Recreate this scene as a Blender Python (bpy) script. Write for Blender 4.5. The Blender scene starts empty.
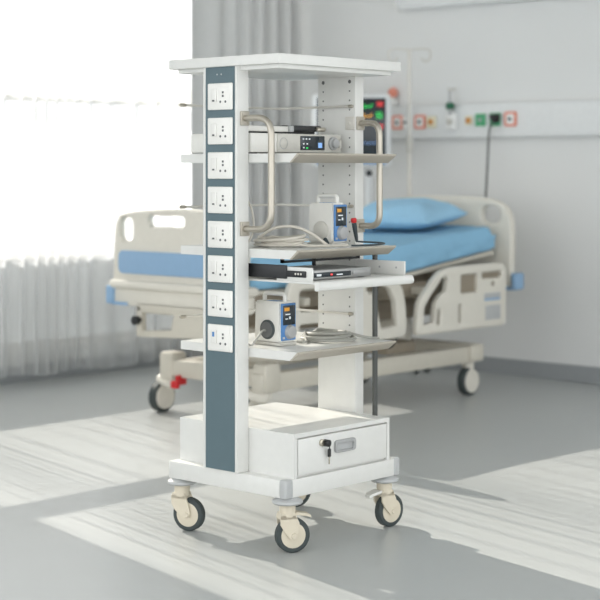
import bpy, bmesh, math, random
from mathutils import Vector, Matrix
C = bpy.context.scene.collection
R = random.Random(7)
PI = math.pi

# ------------------------------------------------------------------ camera
F_PX, HOR, YAW, EYE = 1600.0, 170.0, math.radians(42.4), 1.255
SN, CS = math.sin(YAW), math.cos(YAW)
def wxy(r, w):                      # camera right / forward (m) -> world x, y
    return (r * SN + w * CS, -r * CS + w * SN)
def on_x(px, py, x):                # where a sight line meets the wall plane x
    k = (px - 300) / F_PX
    y = (SN * x - k * CS * x) / (CS + k * SN)
    w = x * CS + y * SN
    return y, EYE - (py - HOR) * w / F_PX
cam = bpy.data.objects.new('camera', bpy.data.cameras.new('camera'))
C.objects.link(cam)
fw = Vector((CS, SN, 0)); rt = Vector((SN, -CS, 0)); up = Vector((0, 0, 1))
cam.matrix_world = Matrix(((rt.x, up.x, -fw.x, 0), (rt.y, up.y, -fw.y, 0), (rt.z, up.z, -fw.z, EYE), (0, 0, 0, 1)))
cam.data.sensor_width = 36; cam.data.lens = F_PX / 600 * 36
cam.data.shift_y = -(300 - HOR) / 600
cam.data.clip_end = 200
cam.data.dof.use_dof = True; cam.data.dof.focus_distance = 5.35; cam.data.dof.aperture_fstop = 2.9
bpy.context.scene.camera = cam

# ------------------------------------------------------------------ materials
def lin(c):
    out = []
    for v in c:
        v /= 255.0
        out.append(v / 12.92 if v <= .04045 else ((v + .055) / 1.055) ** 2.4)
    return tuple(out) + (1,)
def mat(name, rgb, rough=.5, metal=0, noise=.04, scale=30, bump=0, bscale=None, coat=0, emit=None, es=0):
    m = bpy.data.materials.new(name); m.use_nodes = True
    nt = m.node_tree; b = nt.nodes['Principled BSDF']
    b.inputs['Roughness'].default_value = rough; b.inputs['Metallic'].default_value = metal
    tc = nt.nodes.new('ShaderNodeTexCoord'); n = nt.nodes.new('ShaderNodeTexNoise')
    n.inputs['Scale'].default_value = scale; n.inputs['Detail'].default_value = 4
    nt.links.new(tc.outputs['Object'], n.inputs['Vector'])
    mx = nt.nodes.new('ShaderNodeMix'); mx.data_type = 'RGBA'
    c = lin(rgb)
    mx.inputs['A'].default_value = tuple(v * (1 - noise) for v in c[:3]) + (1,)
    mx.inputs['B'].default_value = tuple(min(1, v * (1 + noise)) for v in c[:3]) + (1,)
    nt.links.new(n.outputs['Fac'], mx.inputs['Factor'])
    nt.links.new(mx.outputs['Result'], b.inputs['Base Color'])
    if bump:
        n2 = nt.nodes.new('ShaderNodeTexNoise'); n2.inputs['Scale'].default_value = bscale or scale
        nt.links.new(tc.outputs['Object'], n2.inputs['Vector'])
        bp = nt.nodes.new('ShaderNodeBump'); bp.inputs['Strength'].default_value = bump; bp.inputs['Distance'].default_value = .01
        nt.links.new(n2.outputs['Fac'], bp.inputs['Height']); nt.links.new(bp.outputs['Normal'], b.inputs['Normal'])
    if emit:
        b.inputs['Emission Color'].default_value = lin(emit); b.inputs['Emission Strength'].default_value = es
    return m
M = {}
M['white'] = mat('white_powder_coat', (223, 223, 219), .38, bump=.03, bscale=400)
M['edge'] = mat('shelf_edge_shade', (178, 171, 158), .4)  # shade on the chamfered shelf lips, put into the colour
M['panel'] = mat('slate_panel', (90, 110, 117), .45)
M['socket'] = mat('socket_plastic', (238, 237, 232), .32)
M['switch'] = mat('switch_plastic', (230, 229, 224), .3)
M['dark'] = mat('dark_slots', (98, 100, 100), .6)
M['cap'] = mat('grey_cap_plastic', (182, 184, 184), .4)
M['cream'] = mat('cream_nylon', (216, 207, 187), .42)
M['tyre'] = mat('dark_rubber', (62, 70, 70), .65)
M['steel'] = mat('brushed_steel', (184, 178, 166), .38, .8, scale=80)
M['rail'] = mat('pale_rail_metal', (214, 211, 203), .35, .1)
M['black'] = mat('black_plastic', (32, 34, 36), .4)
M['rodgrey'] = mat('dark_grey_metal', (78, 80, 78), .4, .3)
M['lockblk'] = mat('lock_black', (24, 24, 24), .3)
M['brass'] = mat('key_metal', (186, 180, 165), .25, .9)
M['device'] = mat('device_plastic', (228, 227, 221), .4)
M['device2'] = mat('device_grey', (200, 198, 190), .42)
M['silver'] = mat('silver_case', (168, 169, 168), .35, .5)
M['screen'] = mat('screen_glass', (34, 44, 50), .15)
M['blue'] = mat('blue_face', (82, 132, 188), .4)
M['knob'] = mat('knob_grey', (166, 167, 167), .4)
M['orange'] = mat('amber_strip', (214, 150, 48), .5, emit=(214, 150, 48), es=.08)
M['icon'] = mat('icon_white', (220, 225, 228), .5, emit=(220, 225, 228), es=.08)
M['icongreen'] = mat('icon_green', (40, 200, 90), .5, emit=(40, 210, 90), es=.6)
M['iconred'] = mat('icon_red', (225, 70, 70), .5, emit=(230, 60, 60), es=.6)
M['iconamber'] = mat('icon_amber', (220, 160, 60), .5, emit=(220, 160, 60), es=.5)
M['iconblue'] = mat('icon_blue', (130, 170, 220), .5, emit=(120, 160, 220), es=.3)
M['red'] = mat('red_plastic', (206, 40, 44), .45)
M['cord'] = mat('white_cord', (206, 201, 190), .5)
M['cordg'] = mat('grey_cord', (158, 158, 151), .5)
M['cordd'] = mat('dark_cord', (52, 62, 66), .5)
M['bed'] = mat('bed_cream_plastic', (222, 218, 207), .5)
M['bedframe'] = mat('bed_frame_paint', (208, 203, 190), .5)
M['beddk'] = mat('bed_mechanism', (150, 140, 124), .6)
M['bedblue'] = mat('bed_blue_panel', (142, 176, 208), .5)
M['sheet'] = mat('blue_sheet', (138, 186, 216), .85, bump=.35, bscale=9)
M['pillow'] = mat('blue_pillowcase', (156, 200, 228), .85, bump=.3, bscale=10)
M['drape'] = mat('grey_drape', (212, 212, 210), .9, bump=.1, bscale=300)
M['wall'] = mat('wall_paint', (226, 227, 226), .7, noise=.015, scale=3, bump=.02, bscale=200)
M['ceil'] = mat('ceiling_paint', (232, 232, 230), .8)
M['base'] = mat('baseboard_vinyl', (150, 154, 156), .5)
M['trunk'] = mat('trunking_white', (228, 230, 230), .45)
M['outlet'] = mat('outlet_white', (240, 240, 238), .4)
M['outcream'] = mat('outlet_cream', (232, 226, 200), .4)
M['outred'] = mat('outlet_red', (232, 148, 126), .45)
M['outgreen'] = mat('outlet_green', (84, 172, 124), .45)
M['dkgreen'] = mat('dark_green', (26, 100, 70), .45)
M['ochre'] = mat('outlet_ochre', (206, 140, 60), .45)
M['monitor'] = mat('monitor_white', (226, 228, 228), .4)
M['winframe'] = mat('window_frame_white', (228, 228, 226), .45)
M['outside'] = mat('terrace_paving', (76, 80, 78), .8, scale=2)

def floor_mat():
    m = mat('vinyl_floor', (180, 183, 182), .33, noise=.02, scale=5, bump=.015, bscale=60)
    nt = m.node_tree; b = nt.nodes['Principled BSDF']
    b.inputs['Specular IOR Level'].default_value = .35
    return m
M['floor'] = floor_mat()

def sheer_mat():
    m = bpy.data.materials.new('sheer_voile'); m.use_nodes = True
    nt = m.node_tree; nt.nodes.clear()
    out = nt.nodes.new('ShaderNodeOutputMaterial')
    tr = nt.nodes.new('ShaderNodeBsdfTransparent'); tr.inputs['Color'].default_value = (1, .985, .96, 1)
    tl = nt.nodes.new('ShaderNodeBsdfTranslucent'); tl.inputs['Color'].default_value = (.62, .63, .64, 1)
    df = nt.nodes.new('ShaderNodeBsdfDiffuse'); df.inputs['Color'].default_value = (.92, .93, .93, 1)
    m1 = nt.nodes.new('ShaderNodeMixShader'); m1.inputs[0].default_value = .45
    nt.links.new(tl.outputs[0], m1.inputs[1]); nt.links.new(df.outputs[0], m1.inputs[2])
    # the weave covers more of the view the more edge-on the cloth stands
    lw = nt.nodes.new('ShaderNodeLayerWeight'); lw.inputs['Blend'].default_value = .5
    mp = nt.nodes.new('ShaderNodeMapRange'); mp.inputs['From Min'].default_value = 0; mp.inputs['From Max'].default_value = .85
    mp.inputs['To Min'].default_value = .44; mp.inputs['To Max'].default_value = .92
    nt.links.new(lw.outputs['Facing'], mp.inputs['Value'])
    m2 = nt.nodes.new('ShaderNodeMixShader')
    nt.links.new(mp.outputs['Result'], m2.inputs[0])
    nt.links.new(tr.outputs[0], m2.inputs[1]); nt.links.new(m1.outputs[0], m2.inputs[2])
    nt.links.new(m2.outputs[0], out.inputs[0])
    return m
M['sheer'] = sheer_mat()
def pane_mat(name='window_glass'):
    m = bpy.data.materials.new(name); m.use_nodes = True
    nt = m.node_tree; nt.nodes.clear()
    out = nt.nodes.new('ShaderNodeOutputMaterial')
    tr = nt.nodes.new('ShaderNodeBsdfTransparent'); gl = nt.nodes.new('ShaderNodeBsdfGlossy'); gl.inputs['Roughness'].default_value = .03
    mx = nt.nodes.new('ShaderNodeMixShader'); mx.inputs[0].default_value = .05
    nt.links.new(tr.outputs[0], mx.inputs[1]); nt.links.new(gl.outputs[0], mx.inputs[2]); nt.links.new(mx.outputs[0], out.inputs[0])
    return m
M['glass'] = pane_mat()

# ------------------------------------------------------------------ geometry helpers
def box(bm, x0, x1, y0, y1, z0, z1, bev=0, seg=2):
    r = bmesh.ops.create_cube(bm, size=1)
    vs = r['verts']
    for v in vs:
        v.co = Vector((x0 + (v.co.x + .5) * (x1 - x0), y0 + (v.co.y + .5) * (y1 - y0), z0 + (v.co.z + .5) * (z1 - z0)))
    if bev:
        es = list({e for v in vs for e in v.link_edges})
        bmesh.ops.bevel(bm, geom=es, offset=bev, segments=seg, affect='EDGES', profile=.5)
def frame_of(d):
    d = d.normalized(); a = Vector((0, 0, 1)) if abs(d.z) < .9 else Vector((1, 0, 0))
    u = d.cross(a).normalized(); return u, d.cross(u).normalized()
def lathe(bm, p0, p1, prof, seg=24, cap=True):
    """prof: (t along p0->p1 in metres, radius)"""
    p0, p1 = Vector(p0), Vector(p1); d = (p1 - p0).normalized(); u, v = frame_of(d)
    rings = []
    for t, r in prof:
        rings.append([bm.verts.new(p0 + d * t + (u * math.cos(2 * PI * k / seg) + v * math.sin(2 * PI * k / seg)) * r) for k in range(seg)])
    for a, b in zip(rings, rings[1:]):
        for k in range(seg):
            bm.faces.new((a[k], a[(k + 1) % seg], b[(k + 1) % seg], b[k]))
    if cap:
        bm.faces.new(rings[0][::-1]); bm.faces.new(rings[-1])
def cyl(bm, p0, p1, r, seg=20, ch=0):
    L = (Vector(p1) - Vector(p0)).length
    lathe(bm, p0, p1, [(0, r - ch), (ch, r), (L - ch, r), (L, r - ch)] if ch else [(0, r), (L, r)], seg)
def smooth_path(pts, n=8, closed=False):
    P = [Vector(p) for p in pts]; out = []
    N = len(P)
    for i in range(N if closed else N - 1):
        if closed: a, b, c, d = P[i - 1], P[i], P[(i + 1) % N], P[(i + 2) % N]
        else: a, b, c, d = P[max(i - 1, 0)], P[i], P[i + 1], P[min(i + 2, N - 1)]
        for k in range(n):
            t = k / n
            out.append(.5 * ((2 * b) + (c - a) * t + (2 * a - 5 * b + 4 * c - d) * t * t + (3 * b - a - 3 * c + d) * t ** 3))
    if not closed: out.append(P[-1])
    return out
def round_path(pts, rad, n=6):
    P = [Vector(p) for p in pts]; out = [P[0]]
    for a, b, c in zip(P, P[1:], P[2:]):
        d1 = (a - b).normalized(); d2 = (c - b).normalized()
        r = min(rad, (a - b).length * .49, (c - b).length * .49)
        s, e = b + d1 * r, b + d2 * r
        for k in range(n + 1):
            t = k / n
            out.append(s * (1 - t) ** 2 + b * 2 * t * (1 - t) + e * t * t)
    out.append(P[-1]); return out
def tube(bm, pts, r, seg=10):
    pts = [Vector(p) for p in pts]
    q = [pts[0]]
    for p in pts[1:]:
        if (p - q[-1]).length > 1e-5: q.append(p)
    pts = q
    u = None; rings = []
    for i, p in enumerate(pts):
        d = (pts[min(i + 1, len(pts) - 1)] - pts[max(i - 1, 0)]).normalized()
        if u is None: u, v = frame_of(d)
        else:
            u = (u - d * u.dot(d)).normalized(); v = d.cross(u)
        rings.append([bm.verts.new(p + (u * math.cos(2 * PI * k / seg) + v * math.sin(2 * PI * k / seg)) * r) for k in range(seg)])
    for a, b in zip(rings, rings[1:]):
        for k in range(seg): bm.faces.new((a[k], a[(k + 1) % seg], b[(k + 1) % seg], b[k]))
    bm.faces.new(rings[0][::-1]); bm.faces.new(rings[-1])
def prism(bm, poly, axis, a, b, bev=0):
    """poly of 2D points extruded along axis ('x': (y,z), 'y': (x,z), 'z': (x,y))"""
    def P(u, v, t): return {'x': (t, u, v), 'y': (u, t, v), 'z': (u, v, t)}[axis]
    A = [bm.verts.new(P(u, v, a)) for u, v in poly]; B = [bm.verts.new(P(u, v, b)) for u, v in poly]
    fs = [bm.faces.new(A[::-1]), bm.faces.new(B)]
    n = len(poly)
    for k in range(n): fs.append(bm.faces.new((A[k], A[(k + 1) % n], B[(k + 1) % n], B[k])))
    if bev:
        es = list({e for v in A + B for e in v.link_edges})
        bmesh.ops.bevel(bm, geom=es, offset=bev, segments=2, affect='EDGES')
def rrect(cx, cy, w, h, r, n=5):
    out = []
    for sx, sy, a0 in ((1, 1, 0), (-1, 1, 90), (-1, -1, 180), (1, -1, 270)):
        for k in range(n + 1):
            a = math.radians(a0 + 90 * k / n)
            out.append((cx + sx * (w / 2 - r) + r * math.cos(a), cy + sy * (h / 2 - r) + r * math.sin(a)))
    return out
def plate(bm, outline, holes, thick, bev, mtx):
    """flat board with holes; (u,v) outline, thickness along local z, placed by mtx"""
    cu = bpy.data.curves.new('tmp', 'CURVE'); cu.dimensions = '2D'; cu.fill_mode = 'BOTH'
    cu.extrude = max(thick / 2 - bev, .0005); cu.bevel_depth = bev; cu.bevel_resolution = 3; cu.offset = -bev
    for loop in [outline] + list(holes):
        s = cu.splines.new('POLY'); s.points.add(len(loop) - 1); s.use_cyclic_u = True
        for p, q in zip(s.points, loop): p.co = (q[0], q[1], 0, 1)
    o = bpy.data.objects.new('tmp', cu); C.objects.link(o)
    dg = bpy.context.evaluated_depsgraph_get(); dg.update()
    me = bpy.data.meshes.new_from_object(o.evaluated_get(dg))
    me.transform(mtx); bm.from_mesh(me)
    bpy.data.objects.remove(o); bpy.data.curves.remove(cu); bpy.data.meshes.remove(me)
    bmesh.ops.remove_doubles(bm, verts=bm.verts, dist=1e-5)
YZ = lambda x: Matrix(((0, 0, 1, x), (1, 0, 0, 0), (0, 1, 0, 0), (0, 0, 0, 1)))   # (u,v)->(y,z) at x
XZ = lambda y: Matrix(((1, 0, 0, 0), (0, 0, -1, y), (0, 1, 0, 0), (0, 0, 0, 1)))  # (u,v)->(x,z) at y

def link(name, bm, m, parent=None, loc=None, smooth=True, rot=0):
    bmesh.ops.recalc_face_normals(bm, faces=bm.faces)
    me = bpy.data.meshes.new(name); bm.to_mesh(me); bm.free()
    mats = m if isinstance(m, (list, tuple)) else [m]
    for k in mats: me.materials.append(M[k])
    if smooth:
        me.shade_smooth()
        me.set_sharp_from_angle(angle=math.radians(38))
    o = bpy.data.objects.new(name, me); C.objects.link(o)
    if parent: o.parent = parent
    if loc: o.location = loc
    if rot: o.rotation_euler = (0, 0, rot)
    return o
def part(name, m, parent, *shapes, loc=None, smooth=True):
    """shapes: (func, args...) collected in one mesh"""
    bm = bmesh.new()
    for s in shapes:
        kw = s[-1] if isinstance(s[-1], dict) else {}
        a = s[1:-1] if kw else s[1:]
        s[0](bm, *a, **kw)
    return link(name, bm, m, parent, loc, smooth)
def tag(o, label, cat, group=None, kind=None):
    o['label'] = label
    o['category'] = cat
    if group: o['group'] = group
    if kind: o['kind'] = kind
    return o
def thing(name, label, cat, loc=(0, 0, 0), rz=0, group=None):
    o = bpy.data.objects.new(name, None); C.objects.link(o)
    o.location = loc; o.rotation_euler = (0, 0, rz); o.empty_display_size = .1
    return tag(o, label, cat, group)
def subsurf(o, n=2):
    s = o.modifiers.new('smooth', 'SUBSURF'); s.levels = n; s.render_levels = n

# ------------------------------------------------------------------ the room
XW, YW = 8.10, 7.60
WX0, WX1, WZ0, WZ1 = 4.24, 7.80, .775, 3.08
def struct(name, label, cat, m, *shapes):
    o = part(name, m, None, *shapes, smooth=False)
    return tag(o, label, cat, kind='structure')
struct('floor', 'pale blue-grey vinyl floor striped by sunlight', 'floor', 'floor', (box, -1.2, XW + .15, -2.2, YW + .2, -.08, 0))
struct('ceiling', 'plain white ceiling over the ward', 'ceiling', 'ceil', (box, -1.2, XW + .15, -2.2, YW + .2, 3.25, 3.35))
struct('wall_head', 'pale grey wall behind the bed head', 'wall', 'wall', (box, XW, XW + .15, -2.2, YW + .2, 0, 3.25))
struct('wall_window', 'white wall with the curtained window', 'wall', 'wall',
       (box, -1, WX0, YW, YW + .2, 0, 3.25), (box, WX1, XW, YW, YW + .2, 0, 3.25),
       (box, WX0, WX1, YW, YW + .2, 0, .18), (box, WX0, WX1, YW, YW + .2, WZ1, 3.25))
struct('baseboard_head', 'grey vinyl baseboard along the wall behind the bed', 'baseboard', 'base', (box, XW - .012, XW, -2.2, YW, 0, .10, {'bev': .003}))
struct('baseboard_window', 'grey vinyl baseboard under the curtained window', 'baseboard', 'base', (box, -1, XW - .012, YW - .012, YW, 0, .10, {'bev': .003}))
struct('exterior_ground', 'pale paving outside the window', 'ground', 'outside', (box, -30, 40, YW + .2, 60, -.5, -.3))
M['added_frost'] = bpy.data.materials.new('added_frosted_glass'); M['added_frost'].use_nodes = True  # for a pane added below the sill so the lower sheer glows
nt = M['added_frost'].node_tree; nt.nodes.clear()
out = nt.nodes.new('ShaderNodeOutputMaterial'); tl_ = nt.nodes.new('ShaderNodeBsdfTranslucent'); df_ = nt.nodes.new('ShaderNodeBsdfDiffuse')
nz_ = nt.nodes.new('ShaderNodeTexNoise'); nz_.inputs['Scale'].default_value = 6
rm_ = nt.nodes.new('ShaderNodeMix'); rm_.data_type = 'RGBA'; rm_.inputs['A'].default_value = (.36, .375, .385, 1); rm_.inputs['B'].default_value = (.42, .435, .445, 1)
nt.links.new(nz_.outputs['Fac'], rm_.inputs['Factor']); nt.links.new(rm_.outputs['Result'], tl_.inputs['Color'])
df_.inputs['Color'].default_value = (.7, .72, .73, 1); mx_ = nt.nodes.new('ShaderNodeMixShader'); mx_.inputs[0].default_value = .35
nt.links.new(tl_.outputs[0], mx_.inputs[1]); nt.links.new(df_.outputs[0], mx_.inputs[2]); nt.links.new(mx_.outputs[0], out.inputs[0])
w = struct('window_1', 'wide window behind the sheer curtain', 'window', 'winframe',
           (box, WX0, WX0 + .05, YW + .05, YW + .12, WZ0, WZ1), (box, WX1 - .05, WX1, YW + .05, YW + .12, WZ0, WZ1),
           (box, WX0, WX1, YW + .05, YW + .12, WZ0 - .05, WZ0 + .04), (box, WX0, WX1, YW + .05, YW + .12, .18, .23), (box, WX0, WX1, YW + .05, YW + .12, WZ1 - .05, WZ1),
           (box, WX0, WX1, YW + .05, YW + .12, 1.67, 1.78))
part('window_pane', 'glass', w, (box, WX0 + .05, WX1 - .05, YW + .08, YW + .086, WZ0 + .04, 1.67), smooth=False)
part('window_pane', 'glass', w, (box, WX0 + .05, WX1 - .05, YW + .08, YW + .086, 1.78, WZ1 - .05), smooth=False)
part('added_frosted_pane', 'added_frost', w, (box, WX0 + .05, WX1 - .05, YW + .085, YW + .0855, .23, WZ0 - .05), smooth=False)  # added pane, passes a soft glow to the sheer below the sill

# curtains -------------------------------------------------------------
def curtain(name, m, x0, x1, y, amp, wl, z0, z1, seed, thick=0, scallop=0):
    rr = random.Random(seed); bm = bmesh.new()
    step = wl / 14; n = int((x1 - x0) / step); nz = 14
    ph = [0]; amps = []
    for i in range(n + 1):
        ph.append(ph[-1] + 2 * PI * step / wl * (1 + .45 * math.sin(i * .037 + seed) + .25 * math.sin(i * .011 * 7 + seed)))
        amps.append(amp * (.75 + .35 * math.sin(i * .051 + seed * 2)))
    grid = []
    for j in range(nz + 1):
        t = j / nz; row = []
        for i in range(n + 1):
            x = x0 + i * step
            s = math.sin(ph[i] + .25 * math.sin(t * 2 + i * .02))
            s = s * (1.15 - .15 * s * s)
            zz = z0 + (z1 - z0) * t + (scallop * (.5 - .5 * math.cos(ph[i] * .2)) if j == 0 else 0)
            row.append(bm.verts.new((x, y + amps[i] * s * (1.1 - .25 * t), zz)))
        grid.append(row)
    for a, b in zip(grid, grid[1:]):
        for i in range(n): bm.faces.new((a[i], a[i + 1], b[i + 1], b[i]))
    o = link(name, bm, m)
    if thick:
        s = o.modifiers.new('cloth', 'SOLIDIFY'); s.thickness = thick
    return o
tag(curtain('sheer_curtain', 'sheer', 3.3, 7.2, YW - .13, .030, .125, .045, 3.2, 3, scallop=.02), 'translucent white sheer curtain glowing with daylight at the left', 'curtain')
tag(curtain('drape_curtain', 'drape', 7.03, 8.03, YW - .25, .042, .16, .03, 3.2, 5, thick=.003), 'opaque pale grey drape hanging in folds in the room corner', 'curtain')

# ------------------------------------------------------------------ wall fittings at the bed head
t = thing('bedhead_trunking', 'long white service panel with coloured outlets on the wall behind the bed', 'wall panel', (XW, 5.3, 1.45))
def tl(x, y, z): return (x - XW, y - 5.3, z - 1.45)
FX = XW - .06
part('body', 'trunk', t, (box, -.06, 0, -2.5, 1.55, 0, .215, {'bev': .012}))
part('lower_lip', 'trunk', t, (box, -.068, -.052, -2.5, 1.55, .012, .024, {'bev': .003}))
def outlet(px, py, kind, s=.078):
    y, z = on_x(px, py, FX); X, Y, Z = tl(FX, y, z)
    X -= .001
    if kind == 'red':
        o = part('gas_outlet', 'outlet', t, (box, X - .010, X, Y - s / 2, Y + s / 2, Z - s / 2, Z + s / 2, {'bev': .004}))
        bm = bmesh.new(); plate(bm, rrect(Y, Z, s * 1.12, s * 1.15, .014), [rrect(Y, Z, s * .74, s * .78, .01)], .014, .002, YZ(X - .005))
        link('outlet_ring', bm, 'outred', o)
        part('outlet_valve', 'dark', o, (lathe, (X - .012, Y, Z), (X - .02, Y, Z), [(0, .011), (.006, .011), (.008, .007)]))
    elif kind == 'ochre':
        o = part('gas_outlet', 'outcream', t, (box, X - .010, X, Y - s / 2, Y + s / 2, Z - s / 2, Z + s / 2, {'bev': .004}))
        part('outlet_valve', 'ochre', o, (lathe, (X - .01, Y, Z), (X - .02, Y, Z), [(0, .018), (.008, .018), (.01, .013)]))
    elif kind == 'white':
        o = part('gas_outlet', 'outlet', t, (box, X - .008, X, Y - s / 2, Y + s / 2, Z - s / 2, Z + s / 2, {'bev': .003}))
        part('outlet_valve', 'dark', o, (lathe, (X - .008, Y, Z), (X - .016, Y, Z), [(0, .011), (.006, .011), (.008, .007)]))
    elif kind == 'socket':
        o = part('gas_outlet', 'outgreen', t, (box, X - .010, X, Y - s / 2, Y + s / 2, Z - s / 2, Z + s / 2, {'bev': .004}))
    elif kind == 'green':
        o = part('gas_outlet', 'outgreen', t, (box, X - .010, X, Y - s / 2, Y + s / 2, Z - s / 2, Z + s / 2, {'bev': .004}))
        part('outlet_valve', 'knob', o, (lathe, (X - .01, Y, Z), (X - .018, Y, Z), [(0, .012), (.006, .012), (.008, .008)]))
    return X, Y, Z
outlet(398, 122.5, 'red'); outlet(406, 122.5, 'white', .07); outlet(420.5, 122, 'red'); outlet(432, 122, 'ochre', .075)
outlet(469.5, 120.5, 'ochre', .055); outlet(481, 120, 'green', .078); outlet(495.5, 119.5, 'socket', .082); outlet(511, 119, 'red')
# flowmeter
y, z = on_x(451, 121.5, FX - .02)
t2 = thing('oxygen_flowmeter', 'white oxygen flowmeter with green knob plugged into the wall panel', 'flowmeter', (FX - .001, y, z))
part('mount_plate', 'outlet', t2, (box, -.03, -.001, -.042, .042, -.05, .05, {'bev': .012}))
part('gauge_ring', 'device2', t2, (lathe, (-.03, 0, 0), (-.04, 0, 0), [(0, .022), (.008, .022), (.01, .014)]))
part('sight_tube', 'cap', t2, (cyl, (-.03, 0, .04), (-.03, 0, .19), .009))
part('valve_knob', 'dkgreen', t2, (lathe, (-.03, 0, .075), (-.03, 0, .118), [(0, .018), (.006, .026), (.036, .026), (.043, .018)]))
part('tube_cap', 'device2', t2, (cyl, (-.03, 0, .19), (-.03, 0, .205), .014), (tube, [(-.03, 0, .197), (-.03, -.05, .2)], .006))
# plugged cable
y, z = on_x(495, 119, FX - .03)
t2 = thing('plugged_cable', 'dark cable hanging from the right green outlet on the wall panel', 'cable', (FX - .0135, y, z))
part('plug', 'black', t2, (lathe, (0, 0, 0), (-.05, 0, 0), [(0, .026), (.03, .024), (.05, .012)]), (box, -.04, -.005, -.03, .03, .0, .03, {'bev': .006}))
part('cord', 'rodgrey', t2, (tube, smooth_path([(-.03, .01, -.015), (-.035, .03, -.08), (-.04, .038, -.25), (-.045, .05, -.5), (-.06, .06, -.70), (-.10, .06, -.80)]), .0065))
# alarm beacon
y, z = on_x(393, 92, XW - .03)
t2 = thing('alarm_beacon', 'small orange call lamp on a stem above the patient monitor', 'lamp', (XW - .03, y, z))
part('lamp_dome', 'outred', t2, (lathe, (0, 0, -.035), (0, 0, .03), [(0, .018), (.02, .032), (.042, .032), (.056, .02), (.065, .006)]))
part('stem', 'outlet', t2, (cyl, (0, 0, -.07), (0, 0, -.03), .012), (box, -.01, .028, -.02, .02, -.085, -.055, {'bev': .003}))
# wall light bar
o = thing('wall_light_bar', 'long white light bar high on the wall above the bed', 'lamp', (XW, 5.4, 2.28))
part('housing', 'trunk', o, (prism, [(-.11, .03), (-.09, 0), (0, 0), (0, .16), (-.11, .16)], 'y', -2.4, 1.06, .006))
part('end_cap', 'outlet', o, (prism, [(-.115, .028), (-.093, -.004), (0, -.004), (0, .164), (-.115, .164)], 'y', 1.06, 1.075, .003))

# ------------------------------------------------------------------ drip stand
t = thing('drip_stand', 'slim steel drip stand with hooks standing behind the bed', 'drip stand', (7.83, 6.225, 0), -PI / 2 + YAW)
part('pole', 'rail', t, (cyl, (0, 0, .08), (0, 0, 1.35), .014), (cyl, (0, 0, 1.35), (0, 0, 2.01), .0105))
part('collar', 'device2', t, (lathe, (0, 0, 1.36), (0, 0, 1.48), [(0, .016), (.02, .021), (.1, .021), (.12, .012)]))
part('hook_bar', 'rail', t, (tube, smooth_path([(.075, 0, 1.955), (.09, 0, 1.935), (.115, 0, 1.935), (.13, 0, 1.96), (.125, 0, 2.0), (.08, 0, 2.01), (0, 0, 2.005), (-.08, 0, 2.01), (-.125, 0, 2.0), (-.13, 0, 1.96), (-.115, 0, 1.935), (-.09, 0, 1.935), (-.075, 0, 1.955)]), .0055))
for k in range(5):
    a = k * 2 * PI / 5
    l = part('leg', 'steel', t, (tube, round_path([(0, 0, .10), (.08 * math.cos(a), .08 * math.sin(a), .085), (.11 * math.cos(a), .11 * math.sin(a), .06)], .03), .011))
    part('castor', 'tyre', l, (lathe, (.11 * math.cos(a) - .01 * math.sin(a), .11 * math.sin(a) + .01 * math.cos(a), .025), (.11 * math.cos(a) + .01 * math.sin(a), .11 * math.sin(a) - .01 * math.cos(a), .025), [(0, .02), (.004, .025), (.016, .025), (.02, .02)]), (cyl, (.11 * math.cos(a), .11 * math.sin(a), .025), (.11 * math.cos(a), .11 * math.sin(a), .07), .006))

# ------------------------------------------------------------------ patient monitor on its stand
t = thing('patient_monitor', 'white patient monitor with coloured vital traces behind the bed', 'monitor', (7.55, 6.46, 0), YAW - PI / 2)
# local: x = right in view, -y towards the camera
part('housing', 'monitor', t, (box, -.25, .245, -.03, .07, 1.27, 1.73, {'bev': .028, 'seg': 3}))
s = part('screen', 'screen', t, (box, -.215, .212, -.034, -.025, 1.34, 1.70, {'bev': .004}))
def wave(z, amp, seed, x0, x1):
    rr = random.Random(seed); out = []
    n = 44
    for i in range(n + 1):
        q = i % 7
        out.append((x0 + (x1 - x0) * i / n, -.036, z + amp * (1 if q == 2 else -.5 if q == 3 else .25 if q == 5 else 0) + rr.uniform(-.002, .002)))
    return out
part('trace', 'icongreen', s, (tube, wave(1.645, .018, 1, -.2, .125), .0026, 4)); part('trace', 'iconamber', s, (tube, wave(1.585, .018, 2, -.2, .125), .0030, 4))
part('trace', 'iconblue', s, (tube, wave(1.42, .008, 3, -.2, .15), .002, 4))
def digits(bm, x, z, w_, h_):
    for k in range(2):
        x0 = x + k * (w_ * .56)
        for (a, b, c, d) in ((0, 1, .9, 1), (0, 1, .45, .55), (0, 1, 0, .1), (0, .18, 0, .5) if k else (0, .18, .5, 1), (.82, 1, 0, 1)):
            box(bm, x0 + a * w_ * .44, x0 + b * w_ * .44, -.0375, -.034, z + c * h_, z + d * h_)
for (x_, z_, m_, hh) in ((.155, 1.65, 'iconred', .026), (.15, 1.575, 'icongreen', .036), (.155, 1.51, 'iconred', .026)):
    part('reading', m_, s, (digits, x_, z_, .036, hh))
part('button_strip', 'blue', t, (box, -.215, .212, -.035, -.026, 1.292, 1.318, {'bev': .003}))
part('stand_pole', 'monitor', t, (cyl, (.11, .10, .08), (.11, .10, 1.5), .024), (box, .07, .15, .06, .13, 1.40, 1.55, {'bev': .006}))
part('height_knob', 'black', t, (lathe, (.11, .075, 1.235), (.11, .045, 1.235), [(0, .014), (.006, .02), (.024, .02), (.03, .014)]))
part('stand_base', 'monitor', t, (lathe, (.11, .10, 0), (.11, .10, .08), [(0, .105), (.03, .105), (.05, .08), (.08, .03)], 32))

# ------------------------------------------------------------------ the hospital bed
BX0, BX1, BY0, BY1 = 5.39, 7.52, 5.26, 6.18
BO = Vector((6.45, 5.72, 0))
bed = thing('hospital_bed', 'cream hospital bed with blue panels behind the trolley', 'bed', BO)
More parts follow.
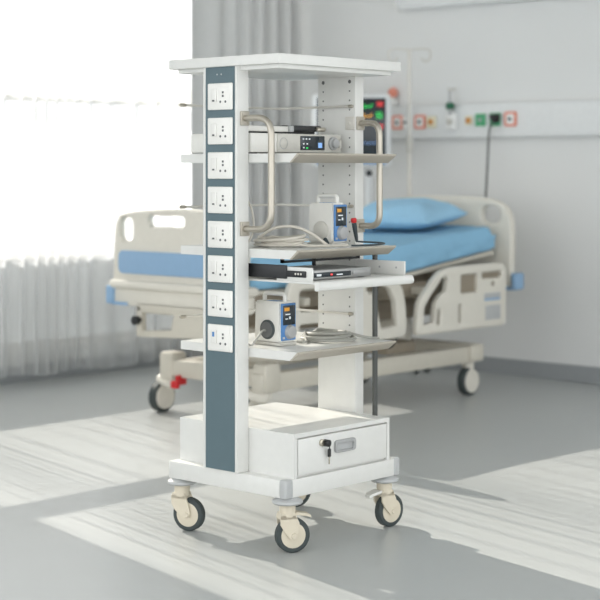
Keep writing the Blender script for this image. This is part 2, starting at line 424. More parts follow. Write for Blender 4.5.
# meshes are laid out in room metres and moved to the bed's own origin
def bpart(name, m, parent, *shapes, smooth=True):
    o = part(name, m, parent, *shapes, smooth=smooth); o.data.transform(Matrix.Translation(-BO)); return o
def bplate(name, m, parent, outl, holes, th, bev, mtx):
    bm = bmesh.new(); plate(bm, outl, holes, th, bev, mtx); o = link(name, bm, m, parent); o.data.transform(Matrix.Translation(-BO)); return o
bpart('base_frame', 'bedframe', bed,
      (box, 5.52, 7.32, 5.29, 5.36, .185, .275, {'bev': .01}), (box, 5.60, 7.32, 5.99, 6.06, .185, .275, {'bev': .01}),
      (box, 5.58, 5.66, 5.30, 6.05, .20, .29, {'bev': .012}), (box, 7.18, 7.30, 5.27, 6.12, .19, .285, {'bev': .012}),
      (box, 5.57, 5.68, 5.97, 6.07, .18, .325, {'bev': .018}), (box, 5.54, 5.65, 5.278, 5.375, .18, .325, {'bev': .018}))
bpart('lift_linkage', 'beddk', bed, (box, 5.9, 7.3, 5.5, 5.95, .44, .57, {'bev': .02}), (prism, [(6.2, .28), (6.3, .28), (6.6, .46), (6.5, .46)], 'y', 5.46, 5.50, .006))
bpart('lift_column', 'bed', bed, (box, 5.95, 6.10, 5.62, 5.82, .26, .60, {'bev': .02}))
bpart('lift_column', 'bed', bed, (box, 6.95, 7.10, 5.62, 5.82, .26, .60, {'bev': .02}))
bpart('motor_box', 'beddk', bed, (box, 6.55, 6.80, 5.36, 5.52, .275, .335, {'bev': .012}))
bpart('deck_frame', 'beddk', bed, (box, 5.45, 7.46, 5.34, 5.40, .57, .655, {'bev': .008}), (box, 5.45, 7.46, 6.04, 6.10, .57, .655, {'bev': .008}),
      (box, 5.45, 5.51, 5.34, 6.10, .57, .655, {'bev': .008}), (box, 7.40, 7.46, 5.34, 6.10, .57, .655, {'bev': .008}), (box, 6.4, 6.46, 5.34, 6.10, .57, .655, {'bev': .008}))
bpart('mattress_platform', 'bedframe', bed, (box, 5.45, 6.42, 5.32, 6.12, .655, .675, {'bev': .005}),
      (prism, [(6.42, .655), (6.42, .675), (7.46, .80), (7.46, .775)], 'y', 5.32, 6.12, .004))
def bed_wheel(x, y, ang, sx, sy):
    r = .080; n = Vector((math.sin(ang), -math.cos(ang), 0)); c = Vector((x, y, r)); st = Vector((sx, sy, 0))
    fk = bpart('castor', 'bed', bed, (lathe, c - n * .030, c + n * .030, [(0, .03), (.06, .03)]),
               (tube, smooth_path([c + Vector((0, 0, .085)) , (c + st) * .5 + Vector((0, 0, .125)), st + Vector((0, 0, .16)), st + Vector((0, 0, .20))]), .034, 14),
               (cyl, c + Vector((0, 0, .06)), c + Vector((0, 0, .10)), .03))
    bpart('tyre', 'tyre', fk, (lathe, c - n * .026, c + n * .026, [(0, r - .022), (.002, r - .006), (.008, r), (.044, r), (.050, r - .006), (.052, r - .022)], 40))
    bpart('wheel_disc', 'bed', fk, (lathe, c + n * .024, c + n * .034, [(0, r - .014), (.006, r - .016), (.010, .02)], 40))
    bpart('wheel_disc', 'bed', fk, (lathe, c - n * .024, c - n * .034, [(0, r - .014), (.006, r - .016), (.010, .02)], 40))
    return fk
bed_wheel(5.66, 6.14, math.radians(2), 5.63, 6.03); bed_wheel(5.54, 5.40, math.radians(14), 5.58, 5.33); bed_wheel(7.23, 5.33, .02, 7.24, 5.34); bed_wheel(7.23, 6.11, .1, 7.24, 6.11)
bpart('brake_pedal', 'red', bed, (box, 5.535, 5.56, 5.895, 5.945, .150, .190, {'bev': .008}), (box, 5.555, 5.62, 5.91, 5.93, .165, .215, {'bev': .004}))
# footboard: board with three grip holes, blue panel, ledge
fo = smooth_path([(5.28, .72, 0), (5.27, .90, 0), (5.29, 1.00, 0), (5.36, 1.045, 0), (5.73, 1.065, 0), (6.10, 1.045, 0), (6.185, 1.00, 0), (6.205, .90, 0), (6.215, .72, 0)], 6)
fo = [(p.x, p.y) for p in fo] + [(6.22, .66), (5.27, .66)]
holes = [rrect(6.115, .955, .105, .12, .035), rrect(5.82, 1.0, .27, .058, .026), rrect(5.50, .955, .105, .12, .035)]
fb = bplate('footboard', 'bed', bed, fo, holes, .045, .012, YZ(5.41))
bplate('blue_panel', 'bedblue', fb, rrect(5.74, .790, .84, .115, .03), [], .016, .004, YZ(5.384))
bpart('ledge', 'bed', fb, (box, 5.35, 5.46, 5.24, 6.21, .655, .70, {'bev': .018}), (box, 5.37, 5.45, 5.26, 6.19, .57, .66, {'bev': .015}))
bpart('foot_bracket', 'bedframe', bed, (box, 5.37, 5.42, 5.30, 6.02, .54, .60, {'bev': .012}), (box, 5.37, 5.41, 5.98, 6.02, .42, .58, {'bev': .01}),
      (prism, [(5.98, .42), (5.98, .45), (5.30, .50), (5.30, .45)], 'x', 5.37, 5.41, .006), (prism, [(5.74, .43), (5.78, .43), (5.74, .58), (5.30, .58), (5.30, .46)], 'x', 5.375, 5.405, .004))
bpart('crank_knob', 'black', bed, (lathe, (5.37, 5.985, .505), (5.32, 5.985, .505), [(0, .012), (.018, .012), (.020, .022), (.042, .023), (.05, .014)]))
for (x, y) in ((5.40, 6.20), (7.55, 5.215), (7.55, 6.225)):
    sy = 1 if y > 5.7 else -1
    bpart('corner_bumper', 'bedblue', bed, (box, x - .05, x + .035, y - .02, y + .03 * sy if sy > 0 else y + .02, .575, .67, {'bev': .012}),
          (box, x - .04, x + .02, min(y, y - .12 * sy), max(y, y - .12 * sy), .572, .588, {'bev': .004}))
# headboard
ho = smooth_path([(5.24, .70, 0), (5.235, .90, 0), (5.25, 1.0, 0), (5.30, 1.06, 0), (5.42, 1.095, 0), (5.72, 1.105, 0), (6.02, 1.095, 0), (6.14, 1.06, 0), (6.19, 1.0, 0), (6.205, .90, 0), (6.20, .70, 0)], 6)
ho = [(p.x, p.y) for p in ho] + [(6.20, .60), (5.24, .60)]
hb = bplate('headboard', 'bed', bed, ho, [rrect(5.38, 1.0, .13, .10, .045), rrect(6.06, 1.0, .13, .10, .045)], .05, .014, YZ(7.535))
# side rails (lowered), near side
def sm2(pts, n=5): return [(p.x, p.y) for p in smooth_path([(a, b, 0) for a, b in pts], n, True)]
SR = 5.225
hr = [(7.42, .40)] + [(7.425, .70), (7.40, .73)] + [(p.x, p.y) for p in smooth_path([(7.34, .735, 0), (7.1, .735, 0), (6.90, .728, 0), (6.80, .70, 0), (6.69, .61, 0), (6.64, .56, 0), (6.62, .47, 0), (6.612, .41, 0), (6.625, .385, 0)], 5)] + [(7.0, .385), (7.40, .385)]
rail = bplate('side_rail', 'bed', bed, hr, [
    [(6.885, .665), (6.87, .605), (6.82, .585), (6.78, .545), (6.765, .445), (6.67, .435), (6.68, .53), (6.725, .58), (6.83, .675), (6.87, .685)],
    rrect(7.075, .635, .155, .10, .012), rrect(7.285, .672, .19, .035, .012),
    rrect(6.80, .47, .03, .085, .01), rrect(6.99, .475, .025, .10, .006)], .04, .010, XZ(SR))
bpart('control_panel', 'beddk', rail, (box, 6.99, 7.39, SR + .005, SR + .014, .585, .695, {'bev': .003}))
bpart('release_latch', 'beddk', rail, (lathe, (7.29, SR - .01, .625), (7.29, SR - .022, .625), [(0, .022), (.008, .02), (.012, .012)]))
bpart('level_gauge', 'cap', rail, (box, 7.22, 7.36, SR - .023, SR - .016, .425, .505, {'bev': .003}), (box, 7.21, 7.36, SR - .023, SR - .016, .535, .575, {'bev': .003}))
bpart('blue_mark', 'bedblue', rail, (box, 7.21, 7.35, SR - .027, SR - .021, .533, .545, {'bev': .002}))
fr = [(5.62, .40)] + [(p.x, p.y) for p in smooth_path([(5.62, .66, 0), (5.66, .72, 0), (5.75, .735, 0), (6.28, .73, 0), (6.43, .70, 0), (6.50, .62, 0), (6.525, .50, 0), (6.525, .42, 0), (6.505, .385, 0)], 5)] + [(6.0, .385), (5.64, .385)]
bplate('side_rail', 'bed', bed, fr, [
    [(6.31, .675), (6.39, .645), (6.435, .58), (6.45, .45), (6.32, .44), (6.29, .54), (6.25, .61), (6.20, .65), (6.22, .675)],
    rrect(5.80, .62, .20, .11, .03), rrect(6.04, .62, .16, .11, .03), rrect(5.85, .47, .30, .07, .02)], .04, .010, XZ(SR))
for x in (5.8, 6.3, 6.75, 7.25):
    bpart('rail_arm', 'bedframe', bed, (box, x - .02, x + .02, SR + .021, 5.35, .59, .63, {'bev': .006}))
bpart('control_cable', 'rodgrey', bed, (tube, smooth_path([(6.52, 5.30, .62), (6.50, 5.27, .52), (6.54, 5.27, .42), (6.53, 5.30, .34), (6.58, 5.38, .31)]), .008))

# mattress (rests on the bed)
mt_ = thing('mattress', 'mattress in a smooth sky-blue sheet lying on the bed', 'mattress', (6.45, 5.72, .680))
bm = bmesh.new()
def ztop(x): return .835 + (0 if x < 6.3 else .105 * ((x - 6.3) / 1.14) ** 1.15)
def zbot(x): return .682 if x < 6.42 else .682 + (x - 6.42) * .1202
NX, NY = 64, 30
X0, X1, Y0, Y1 = 5.46, 7.46, 5.305, 6.135
def sup(t, e=.055):                      # edge drop near a rim
    d = min(t, 1) ; return d
rowsT, rowsB = [], []
rr = random.Random(4)
for i in range(NX + 1):
    x = X0 + (X1 - X0) * i / NX; rt_, rb_ = [], []
    for j in range(NY + 1):
        y = Y0 + (Y1 - Y0) * j / NY
        dx = min(x - X0, X1 - x); dy = min(y - Y0, Y1 - y); rd = .05
        e = 1.0
        for d in (dx, dy):
            if d < rd: e *= math.sqrt(max(0, 1 - (1 - d / rd) ** 2))
        zt, zb = ztop(x), zbot(x); mid = zt - .055
        z = mid + (zt - mid) * e + .004 * math.sin(x * 9 + y * 5) * e
        rt_.append(Vector((x, y, z)))
        rb_.append(Vector((x, y, zb)))
    rowsT.append(rt_); rowsB.append(rb_)
OFF = Vector((6.45, 5.72, .680))
VT = [[bm.verts.new(p - OFF) for p in r] for r in rowsT]
for i in range(NX):
    for j in range(NY): bm.faces.new((VT[i][j], VT[i + 1][j], VT[i + 1][j + 1], VT[i][j + 1]))
rim = [(i, 0) for i in range(NX)] + [(NX, j) for j in range(NY)] + [(i, NY) for i in range(NX, 0, -1)] + [(0, j) for j in range(NY, 0, -1)]
prev = [VT[i][j] for i, j in rim]
for k in range(1, 7):
    t_ = k / 6; cur = []
    for q, (i, j) in enumerate(rim):
        a, b = rowsT[i][j], rowsB[i][j]
        p = a.lerp(b, t_)
        nrm = Vector((0 if 0 < i < NX else (1 if i else -1), 0 if 0 < j < NY else (1 if j else -1), 0))
        wob = .006 * math.sin(q * .55 + t_ * 2.5) * math.sin(PI * t_) + .004 * math.sin(q * 1.3 - t_ * 3) * t_
        p = p + nrm * (wob - .012 * (t_ > .9))
        cur.append(bm.verts.new(p - OFF))
    n = len(rim)
    for q in range(n): bm.faces.new((prev[q], prev[(q + 1) % n], cur[(q + 1) % n], cur[q]))
    prev = cur
bm.faces.new(prev)
bm2 = bm
link('sheet', bm2, 'sheet', mt_)

# pillow (rests on the mattress)
def pillow_mesh(L, W, H):
    bm = bmesh.new(); N = 26; top, bot = [], []
    for i in range(N + 1):
        a, b = [], []
        for j in range(N + 1):
            u, v = i / N * 2 - 1, j / N * 2 - 1
            x = u * L / 2 * (1 - .07 * (1 - v * v)) ; y = v * W / 2 * (1 - .09 * (1 - u * u))
            h = ((1 - u ** 4) * (1 - v ** 4)) ** .75
            wr = .014 * math.sin(5 * u + 2.5 * math.sin(3 * v)) * h + .010 * math.sin(9 * v - 4 * u) * (u * u) * h
            zt = H * (.62 * h + .02) + wr
            edge = i in (0, N) or j in (0, N)
            zb = zt if edge else -H * .36 * h
            vt = bm.verts.new((x, y, zt)); a.append(vt)
            b.append(vt if edge else bm.verts.new((x, y, zb)))
        top.append(a); bot.append(b)
    for i in range(N):
        for j in range(N):
            bm.faces.new((top[i][j], top[i + 1][j], top[i + 1][j + 1], top[i][j + 1]))
            q = (bot[i][j], bot[i][j + 1], bot[i + 1][j + 1], bot[i + 1][j])
            if len(set(q)) == 4: bm.faces.new(q)
    return bm
pl = link('pillow', pillow_mesh(.44, .62, .15), 'pillow')
pl.location = (7.19, 5.755, .980); pl.rotation_euler = (0, -math.radians(6.3), math.radians(4)); subsurf(pl, 1)
tag(pl, 'plump light blue pillow at the head of the bed', 'pillow')

# ------------------------------------------------------------------ the equipment trolley; local p (x) away-right, q (y) away-left
NX_, NY_ = wxy(-.046, 5.2)
T = (NX_, NY_, 0)
tr = thing('equipment_trolley', 'tall white medical equipment trolley with a column of sockets on grey castors', 'trolley', T)
BP, BQ = .585, .557
part('base_platform', 'white', tr, (box, 0, BP, 0, BQ, .183, .243, {'bev': .004}))
for (p0, p1, q0, q1) in ((-.003, .035, -.003, .03), (BP - .03, BP + .004, -.003, .035)):
    part('corner_cap', 'cap', tr, (box, p0, p1, q0, q1, .181, .2445, {'bev': .008, 'seg': 3}))
# drawer
dq0 = .002
part('drawer_cabinet', 'white', tr, (box, .042, .534, dq0 + .014, .545, .243, .39),
     (box, .042, .534, dq0, dq0 + .014, .376, .39), (box, .042, .056, dq0, dq0 + .014, .243, .376), (box, .520, .534, dq0, dq0 + .014, .243, .376))
dr = part('drawer', 'white', tr, (box, .060, .516, dq0 - .003, dq0 + .012, .252, .371, {'bev': .003}))
bm = bmesh.new(); plate(bm, rrect(0.289, .325, .105, .042, .012), [rrect(0.289, .322, .084, .022, .006)], .012, .003, XZ(dq0 - .007)); link('drawer_handle', bm, 'knob', dr)
part('handle_recess', 'cap', dr, (box, 0.245, 0.333, dq0 - .0045, dq0 - .003, .309, .335, {'bev': .0005}))
part('drawer_lock', 'lockblk', dr, (lathe, (0.189, dq0 - .003, .345), (0.189, dq0 - .026, .345), [(0, .012), (.02, .012), (.023, .008)]))
part('lock_barrel', 'brass', dr, (lathe, (0.173, dq0 - .003, .347), (0.173, dq0 - .010, .347), [(0, .012), (.005, .012), (.007, .008)]))
part('drawer_key', 'lockblk', dr, (box, 0.189, 0.205, dq0 - .020, dq0 - .014, .298, .326, {'bev': .004}), (tube, round_path([(0.187, dq0 - .026, .342), (.191, dq0 - .024, .332), (0.196, dq0 - .017, .320)], .004), .0015, 6))
part('key_blade', 'brass', dr, (box, 0.194, 0.199, dq0 - .0185, dq0 - .0155, .274, .299, {'bev': .0008}))
# socket pillar
pq0, pq1 = .208, .372
sp = part('socket_pillar', 'white', tr, (box, -.010, .042, pq0, pq1, .243, 1.606, {'bev': .004}), (box, -.014, -.008, pq0, pq0 + .012, .243, 1.606, {'bev': .002}), (box, -.014, -.008, pq1 - .012, pq1, .243, 1.606, {'bev': .002}))
part('pillar_panel', 'panel', sp, (box, -.0125, -.008, pq0 + .0125, pq1 - .0125, .246, 1.603))
for k in range(8):
    z = 1.502 - k * .1160; q = .2855
    so = part('power_socket', 'socket', tr, (box, -.021, -.012, q - .058, q + .058, z - .045, z + .045, {'bev': .004, 'seg': 3}))
    part('socket_face', 'socket', so, (box, -.0225, -.020, q - .050, q + .050, z - .038, z + .038, {'bev': .001}))
    on = part('rocker_switch', 'switch', so, (box, -.026, -.022, q + .010, q + .038, z - .018, z + .026, {'bev': .0015}))
    part('switch_mark', 'blue' if k == 7 else 'dark', so, (box, -.0268, -.0255, q + .019, q + .029, z + .004 if k == 7 else z - .0165, z + .020 if k == 7 else z - .011))
    part('socket_holes', 'dark', so,
         (box, -.0232, -.022, q - .022, q - .014, z + .010, z + .017), (box, -.0232, -.022, q - .022, q - .014, z - .002, z + .005),
         (lathe, (-.022, q - .006, z - .018), (-.0232, q - .006, z - .018), [(0, .0042), (.0012, .0042)], 12), (lathe, (-.022, q - .030, z - .018), (-.0232, q - .030, z - .018), [(0, .0042), (.0012, .0042)], 12))
part('panel_screws', 'cap', sp, (lathe, (-.0125, .305, 1.577), (-.0140, .305, 1.577), [(0, .003), (.0015, .002)], 10), (lathe, (-.0125, .285, 1.577), (-.0140, .285, 1.577), [(0, .003), (.0015, .002)], 10))
# plain pillar
rp0, rp1, rq0, rq1 = .535, .582, .160, .338
bm = bmesh.new(); box(bm, rp0, rp1, rq0, rq1, .243, 1.606, .003); flat = set(bm.faces)
for i in range(27):
    z = .70 + i * .0335
    for q in (rq0 + .026, rq1 - .026):
        r_ = .007 if i == 26 else .0032
        lathe(bm, (rp0 + .0005, q, z), (rp0 - .0008, q, z), [(0, r_), (.0012, r_)], 10)
for f in bm.faces:
    if f not in flat: f.material_index = 1
link('shelf_pillar', bm, ('white', 'dark'), tr)
# top plate
part('top_plate', 'white', tr, (box, -.026, .604, .006, .53, 1.602, 1.635, {'bev': .0025}), (box, .0, .58, .03, .51, 1.588, 1.603, {'bev': .002}))
# shelves and their gallery rails
def shelf(z, zr):
    q0, q1, t0, t1 = -.017, .545, .045, .548
    s = part('shelf', 'white', tr, (prism, [(q0 + .038, z - .030), (q0 + .006, z - .004), (q0 + .006, z), (q1, z), (q1, z - .030)], 'x', t0, t1, .0012))
    part('front_edge_shade', 'edge', s, (prism, [(q0 + .036, z - .031), (q0, z - .005), (q0, z + .0006), (q0 + .010, z + .0006), (q0 + .010, z - .003), (q0 + .041, z - .028), (q0 + .041, z - .031)], 'x', t0 - .0005, t1 + .0005, .0008))  # separate lip that carries the painted shade of the chamfer
    g = part('gallery_rail', 'rail', tr, (tube, round_path([(.045, .535, zr), (.527, .532, zr), (.527, rq0 + .01, zr)], .012), .0042, 8))
    part('rail_end', 'steel', g, (lathe, (.032, .535, zr), (.060, .535, zr), [(0, .004), (.004, .0062), (.024, .0062), (.028, .0045)], 12))
    part('rail_end', 'steel', g, (lathe, (.527, rq0 + .022, zr), (.527, rq0 + .004, zr), [(0, .0062), (.014, .0062), (.018, .004)], 12), (cyl, (.527, rq0 + .012, zr), (.536, rq0 + .012, zr), .0045, 10))
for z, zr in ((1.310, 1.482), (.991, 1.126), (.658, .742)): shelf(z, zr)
# sliding tray under the middle shelf
ty = part('sliding_tray', 'white', tr, (box, .062, .545, -.082, .36, .882, .889, {'bev': .002}),
          (prism, [(-.096, .874), (-.090, .889), (-.076, .893), (-.070, .889), (-.070, .862), (-.080, .860), (-.092, .864)], 'x', .060, .552, .002))
part('side_plate', 'white', ty, (box, .538, .546, -.062, .36, .889, .938, {'bev': .002}))
part('side_plate', 'white', ty, (box, .062, .068, -.060, .10, .889, .936, {'bev': .002}))
part('drawer_slide', 'black', ty, (box, .055, .063, .05, .36, .896, .941, {'bev': .003}), (box, .056, .0615, -.035, .06, .903, .924, {'bev': .002}))
part('slide_rivets', 'rail', ty, *[(lathe, (.056, q, .914), (.0545, q, .914), [(0, .004), (.0015, .003)], 10) for q in (-.015, -.003, .009)])
part('plate_screws', 'knob', ty, *[(lathe, (.538, q, .915), (.5365, q, .915), [(0, .004), (.0015, .003)], 10) for q in (-.025, .05)])
part('tray_hanger', 'black', tr, (box, .14, .545, .146, .156, .940, .948), (box, .30, .31, .146, .156, .925, .962), (box, .14, .15, .146, .156, .940, .962), (box, .535, .545, .146, .156, .940, .962))
part('support_rod', 'rodgrey', tr, (cyl, (.566, .094, .243), (.566, .094, .962), .0095))
# push handles
def handle(p, qa, qb, z0, z1):
    h = part('push_handle', 'steel', tr, (tube, round_path([(p, qa, z1), (p, qb, z1), (p, qb, z0), (p, qa, z0)], .075, 10), .0112, 14))
    for z in (z0, z1):
        part('mount_plate', 'steel', h, (box, p - .020, p + .020, qa - .007, qa + .0, z - .024, z + .024, {'bev': .002}),
             (lathe, (p - .013, qa - .007, z + .015), (p - .013, qa - .010, z + .015), [(0, .004), (.003, .003)], 8), (lathe, (p + .013, qa - .007, z - .015), (p + .013, qa - .010, z - .015), [(0, .004), (.003, .003)], 8))
    return h
handle(.018, pq0, .082, 1.058, 1.428)
hh = handle(.560, rq0, .068, 1.056, 1.422)
part('clamp_plate', 'rail', hh, (box, rp0 - .006, rp0, rq0 + .002, rq0 + .042, 1.398, 1.446, {'bev': .002}), (lathe, (rp0 - .006, rq0 + .022, 1.422), (rp0 - .009, rq0 + .022, 1.422), [(0, .006), (.003, .004)], 12))
# castors
def castor(p, q, nr, nw, offr, pedal=0, pm='cream'):
    n = Vector(wxy(nr, nw) + (0,)).normalized()            # wheel face direction
    d = Vector((-n.y, n.x, 0)) * (1 if offr > 0 else -1)    # trailing direction
    if (d.x * SN - d.y * CS) * offr < 0: d = -d
    o = Vector((p, q, 0)); r = .0575; c = o + d * abs(offr) + Vector((0, 0, r))
    bm = bmesh.new()
    cyl(bm, o + Vector((0, 0, .118)), o + Vector((0, 0, .165)), .027, 24, .003)
    for s in (-1, 1):                                       # fork cheeks
        A = []
        prof = [(-.030, .125), (.022, .125), (.034, .10), (abs(offr) + .014, r + .010), (abs(offr) + .012, r - .010), (abs(offr) - .012, r - .012), (-.018, .075), (-.030, .095)]
        for t_ in (.0185, .0245):
            A.append([bm.verts.new(o + d * a + n * (s * t_) + Vector((0, 0, b))) for a, b in prof])
        bm.faces.new(A[0]); bm.faces.new(A[1][::-1])
        for k in range(len(prof)): bm.faces.new((A[0][k], A[0][(k + 1) % len(prof)], A[1][(k + 1) % len(prof)], A[1][k]))
    B = []
    for a, b in ((-.032, .113), (.026, .113), (.020, .132), (-.026, .132)):
        B.append([bm.verts.new(o + d * a + n * (s * .0245) + Vector((0, 0, b))) for s in (-1, 1)])
    for k in range(4): bm.faces.new((B[k][0], B[k][1], B[(k + 1) % 4][1], B[(k + 1) % 4][0]))
    bm.faces.new([b[0] for b in B]); bm.faces.new([b[1] for b in B])
    lathe(bm, c - n * .028, c + n * .028, [(0, .008), (.003, .010), (.053, .010), (.056, .008)], 16)
    f = link('castor', bm, 'cream', tr)
    part('tyre', 'tyre', f, (lathe, c - n * .0155, c + n * .0155, [(0, r - .014), (.001, r - .004), (.005, r), (.026, r), (.030, r - .004), (.031, r - .014)], 48))
    part('wheel_disc', 'cream', f, (lathe, c - n * .0165, c + n * .0165, [(0, .012), (.001, r - .016), (.004, r - .010), (.029, r - .010), (.032, r - .016), (.033, .012)], 48))
    part('bumper_cup', 'cap', f, (lathe, o + Vector((0, 0, .158)), o + Vector((0, 0, .184)), [(0, .032), (.003, .046), (.008, .051), (.015, .050), (.022, .038), (.026, .030)], 32))
    if pedal:
        pd = d * (1 if pedal > 0 else -1)
        bm = bmesh.new(); A = []
        for a, b, w_ in ((.015, .130, .018), (.030, .134, .020), (.070, .126, .017), (.078, .120, .012)):
            A.append([bm.verts.new(o + pd * a + n * (s * w_) + Vector((0, 0, b + hgt))) for s, hgt in ((-1, 0), (1, 0), (1, -.009), (-1, -.009))])
        for u_, v_ in zip(A, A[1:]):
            for k in range(4): bm.faces.new((u_[k], u_[(k + 1) % 4], v_[(k + 1) % 4], v_[k]))
        bm.faces.new(A[0][::-1]); bm.faces.new(A[-1])
        link('brake_pedal', bm, pm, f)
castor(.036, BQ - .030, -.40, -.92, .028)
castor(.040, .030, .30, -.95, .016, 1)
castor(BP - .040, .034, .62, -.78, .022, -1, 'device')
castor(BP - .040, BQ - .034, .3, -.95, .05)

# ------------------------------------------------------------------ things on the trolley (own origins, same axes)
def tp(p, q, z): return (T[0] + p, T[1] + q, z)
# console on the top shelf
t = thing('endoscopy_console', 'pale grey electronic console with small screen and knob on the top shelf', 'device', tp(.275, .35, 1.3105))
part('case', 'device', t, (box, -.225, .228, -.145, .15, .004, .070, {'bev': .005}))
part('front_frame', 'device2', t, (box, -.10, .229, -.149, -.144, .006, .069, {'bev': .002}))
s = part('display', 'screen', t, (box, .015, .140, -.1515, -.147, .014, .063, {'bev': .001}))
part('display_icons', 'icon', s, *[(box, x, x + .007, -.1525, -.151, z, z + .005) for x, z in ((.024, .050), (.040, .050), (.056, .050), (.026, .033), (.044, .033), (.026, .020))])
part('display_lamps', 'icongreen', s, (box, .042, .052, -.1525, -.151, .019, .023)); part('display_badge', 'iconblue', s, (box, .105, .125, -.1525, -.151, .022, .040))
part('power_button', 'device2', t, (lathe, (-.070, -.145, .036), (-.070, -.152, .036), [(0, .018), (.005, .018), (.007, .014)], 28))
part('button_ring', 'knob', t, (lathe, (-.070, -.1445, .036), (-.070, -.1500, .036), [(0, .021), (.0055, .020)], 28))
part('control_knob', 'knob', t, (lathe, (.185, -.148, .038), (.185, -.170, .038), [(0, .024), (.008, .023), (.010, .017), (.020, .016), (.022, .012)], 28))
part('rocker', 'device2', t, (box, .213, .224, -.158, -.148, .022, .054, {'bev': .003}))
part('foot', 'black', t, (box, -.21, -.18, -.13, -.10, 0, .004)); part('foot', 'black', t, (box, .18, .21, -.13, -.10, 0, .004))
t = thing('instrument_case', 'slim half white half black instrument case on top of the console', 'case', tp(.24, .34, 1.381))
part('white_half', 'device', t, (box, -.19, .045, -.10, .08, .006, .026, {'bev': .005}))
part('black_half', 'black', t, (box, .040, .200, -.105, .085, .010, .030, {'bev': .005}))
part('end_cap', 'steel', t, (lathe, (.165, -.112, .017), (.212, -.112, .017), [(0, .005), (.004, .008), (.040, .008), (.047, .003)], 14))
part('support_foot', 'black', t, (box, -.17, .19, -.08, -.05, 0, .011), (box, -.17, .19, .04, .06, 0, .011))
part('hinge', 'cap', t, (box, .030, .048, -.112, -.095, .006, .028, {'bev': .003}))

# infusion pumps
def pump(name, label, p, q, z, disc, wide, long, high):
    t = thing(name, label, 'infusion pump', tp(p, q, z), group='infusion pumps on the trolley')
    # local: x 0..wide along the face, y 0..long to the back
    part('body', 'device', t, (prism, [(0.002, .010), (-.0, .020), (0.004, high), (wide - .004, high), (wide, .020), (wide - .002, .010)], 'y', 0, long, .006))
    part('base_skirt', 'device2', t, (box, -.003, wide + .003, -.004, long + .003, 0, .012, {'bev': .004}))
    part('carry_handle', 'device', t, (tube, round_path([(wide * .5, .012, high - .004), (wide * .5, .012, high + .024), (wide * .5, long - .015, high + .024), (wide * .5, long - .015, high - .004)], .012), .0075, 12))
    part('top_label', 'blue', t, (box, .015, wide - .030, .03, .075, high - .001, high + .0008))
    f = part('front_face', 'blue', t, (box, .006, wide - .004, -.005, .002, .018, high - .006, {'bev': .002}))
    part('screen', 'screen', f, (box, .011, wide - .009, -.0065, -.004, high * .47, high - .013, {'bev': .001}))
    part('screen_bar', 'orange', f, (box, .017, wide * .52, -.0072, -.006, high - .032, high - .020))
    part('screen_text', 'icon', f, (box, .022, .046, -.0072, -.006, high * .70, high * .725), (box, .040, .048, -.0072, -.006, high * .60, high * .66), (box, .022, .034, -.0072, -.006, high * .60, high * .62))
    part('dial', 'knob', f, (lathe, (wide * .56, -.004, high * .31), (wide * .56, -.020, high * .31), [(0, .025), (.004, .024), (.014, .021), (.016, .014)], 28))
    part('keys', 'cap', f, *[(box, .010 + .013 * (k % 2) * 3.2, .018 + .013 * (k % 2) * 3.2, -.0075, -.004, .024 + .0 * k, .031) for k in range(2)])
    part('speaker_disc', disc, t, (lathe, (.002, long * .46, high * .36), (-.006, long * .46, high * .36), [(0, .033), (.005, .033), (.008, .028)], 32))
    if disc == 'tyre':
        part('speaker_grille', 'dark', t, (lathe, (-.006, long * .46, high * .36), (-.0085, long * .46, high * .36), [(0, .027), (.0015, .026), (.0025, .012)], 32))
    return t
pump('infusion_pump', 'white pump with blue face and pale round cover on the middle shelf', .328, .0855, .9915, 'device2', .074, .115, .150)
pump('infusion_pump', 'white pump with black round speaker on its side on the lowest shelf', .137, .156, .6585, 'tyre', .080, .122, .150)

# disc recorder in the tray
t = thing('disc_recorder', 'flat silver disc recorder sitting in the pulled-out tray', 'recorder', tp(.255, .09, .8895))
part('case', 'silver', t, (box, -.150, .152, -.110, .11, .003, .034, {'bev': .003}))
part('display_strip', 'screen', t, (box, -.140, .045, -.1125, -.109, .010, .026, {'bev': .001}))
part('disc_tray', 'silver', t, (box, .055, .140, -.1135, -.109, .012, .026, {'bev': .001}))
part('button', 'iconred', t, (box, -.060, -.052, -.1140, -.112, .015, .020)); part('button', 'icon', t, (box, -.130, -.108, -.1140, -.112, .014, .021)); part('button', 'icon', t, (box, -.030, .0, -.1140, -.112, .014, .018))
part('foot', 'black', t, (box, -.14, -.11, -.09, -.06, 0, .003)); part('foot', 'black', t, (box, .11, .14, -.09, -.06, 0, .003))

# cable coils
def coil(bm, cx, cy, z0, rx, ry, turns, r, seed, lift=.0):
    rr = random.Random(seed); pts = []
    n = 18
    for i in range(turns * n + 1):
        a = 2 * PI * i / n; k = i / n
        f = 1 - .09 + .15 * math.sin(k * 2.1 + seed) + .04 * math.sin(a * 2 + k)
        z = z0 + r + (k % 3.2) * r * 1.5 + .004 * (1 + math.sin(a + k * 1.7)) * (k / turns) + lift * max(0, math.sin(a * .5 + seed)) ** 6
        pts.append((cx + rx * f * math.cos(a) + .006 * math.sin(k * 3), cy + ry * f * math.sin(a) + .006 * math.cos(k * 2.3), z))
    tube(bm, smooth_path(pts, 3), r, 8)
t = thing('white_cable_coil', 'loose coil of white cable piled on the middle shelf beside the socket column', 'cable', tp(.19, .20, .9912))
part('coil', 'cord', t, (coil, 0, 0, 0, .072, .096, 8, .0050, 2, {'lift': .012}))
part('loop', 'cord', t, (tube, smooth_path([(-.06, .05, .03), (-.03, .0, .066), (.01, -.055, .07), (.05, -.10, .045), (.085, -.13, .012), (.11, -.12, .006)]), .005, 8))
part('loose_end', 'cord', t, (tube, smooth_path([(-.05, -.06, .02), (.02, -.10, .008), (.10, -.145, .006), (.16, -.165, .006)]), .0042, 8))
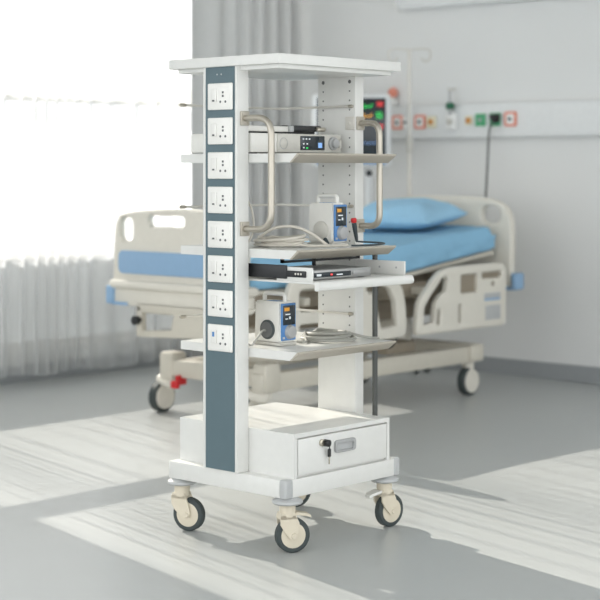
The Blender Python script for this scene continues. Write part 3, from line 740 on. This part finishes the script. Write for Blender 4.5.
part('plug', 'cordd', t, (lathe, (.105, -.122, .008), (.118, -.095, .030), [(0, .004), (.006, .0075), (.03, .0075), (.034, .004)], 12))
t = thing('hanging_cord', 'thin white cord dropping from behind the socket column onto the middle shelf', 'cord', tp(.055, .26, .9912))
part('cord', 'cord', t, (tube, smooth_path([(-.005, .03, .19), (.004, .0, .185), (.018, -.03, .14), (.022, -.04, .08), (.016, -.03, .03), (.02, .02, .004)]), .0035, 8))
t = thing('grey_cable_coil', 'flat coil of grey cable lying on the lowest shelf', 'cable', tp(.385, .160, .6582))
part('coil', 'cordg', t, (coil, 0, 0, 0, .078, .095, 6, .0052, 6))
part('loose_end', 'cordg', t, (tube, smooth_path([(.06, -.03, .03), (.085, -.06, .018), (.12, -.09, .008), (.15, -.11, .006)]), .0046, 8))
part('lead', 'cordg', t, (tube, smooth_path([(-.05, .06, .03), (-.09, .02, .012), (-.125, -.01, .006), (-.135, .02, .006)]), .0046, 8))
t = thing('pump_power_cord', 'white cord looping from the lower pump up behind the socket column', 'cord', tp(.075, .22, .6582))
part('cord', 'cordg', t, (tube, smooth_path([(.051, -.009, .052), (.03, -.012, .05), (-.008, -.02, .025), (-.022, -.005, .008), (-.02, .05, .05), (-.012, .06, .14), (-.01, .062, .20)]), .0033, 8))
t = thing('probe_lead', 'dark lead with red-capped plug curling beside the upper pump', 'cable', tp(.45, .09, .9912))
part('plug_body', 'cordd', t, (lathe, (.008, -.004, .012), (-.004, .0, .080), [(0, .004), (.01, .006), (.05, .0085), (.067, .0085)], 14))
part('plug_cap', 'red', t, (lathe, (-.004, .0, .080), (-.006, .0, .096), [(0, .0085), (.003, .0105), (.013, .0105), (.016, .008)], 14))
part('lead_cord', 'cordd', t, (tube, smooth_path([(.008, -.004, .014), (.03, -.02, .012), (.06, -.05, .010), (.06, -.085, .008), (.0, -.10, .006), (-.06, -.095, .006), (-.085, -.085, .0055), (-.10, -.07, .0055)]), .0033, 8))

# ------------------------------------------------------------------ light
az, el = math.radians(35), math.radians(29.4)
d = Vector(wxy(math.sin(az), -math.cos(az)) + (0,)).normalized() * math.cos(el) + Vector((0, 0, -math.sin(el)))
sun = bpy.data.objects.new('sun', bpy.data.lights.new('sun', 'SUN')); C.objects.link(sun)
sun.rotation_euler = d.to_track_quat('-Z', 'Y').to_euler(); sun.location = (6, 14, 6)
sun.data.energy = 6.0; sun.data.angle = math.radians(.4); sun.data.color = (1, .95, .87)
wd = bpy.data.worlds.new('sky'); bpy.context.scene.world = wd; wd.use_nodes = True
bg = wd.node_tree.nodes['Background']; bg.inputs[0].default_value = (.965, .985, 1, 1); bg.inputs[1].default_value = 1.15
vs = bpy.context.scene.view_settings
vs.view_transform = 'Standard'; vs.look = 'None'; vs.gamma = 1; vs.use_curve_mapping = False; vs.exposure = 1.0
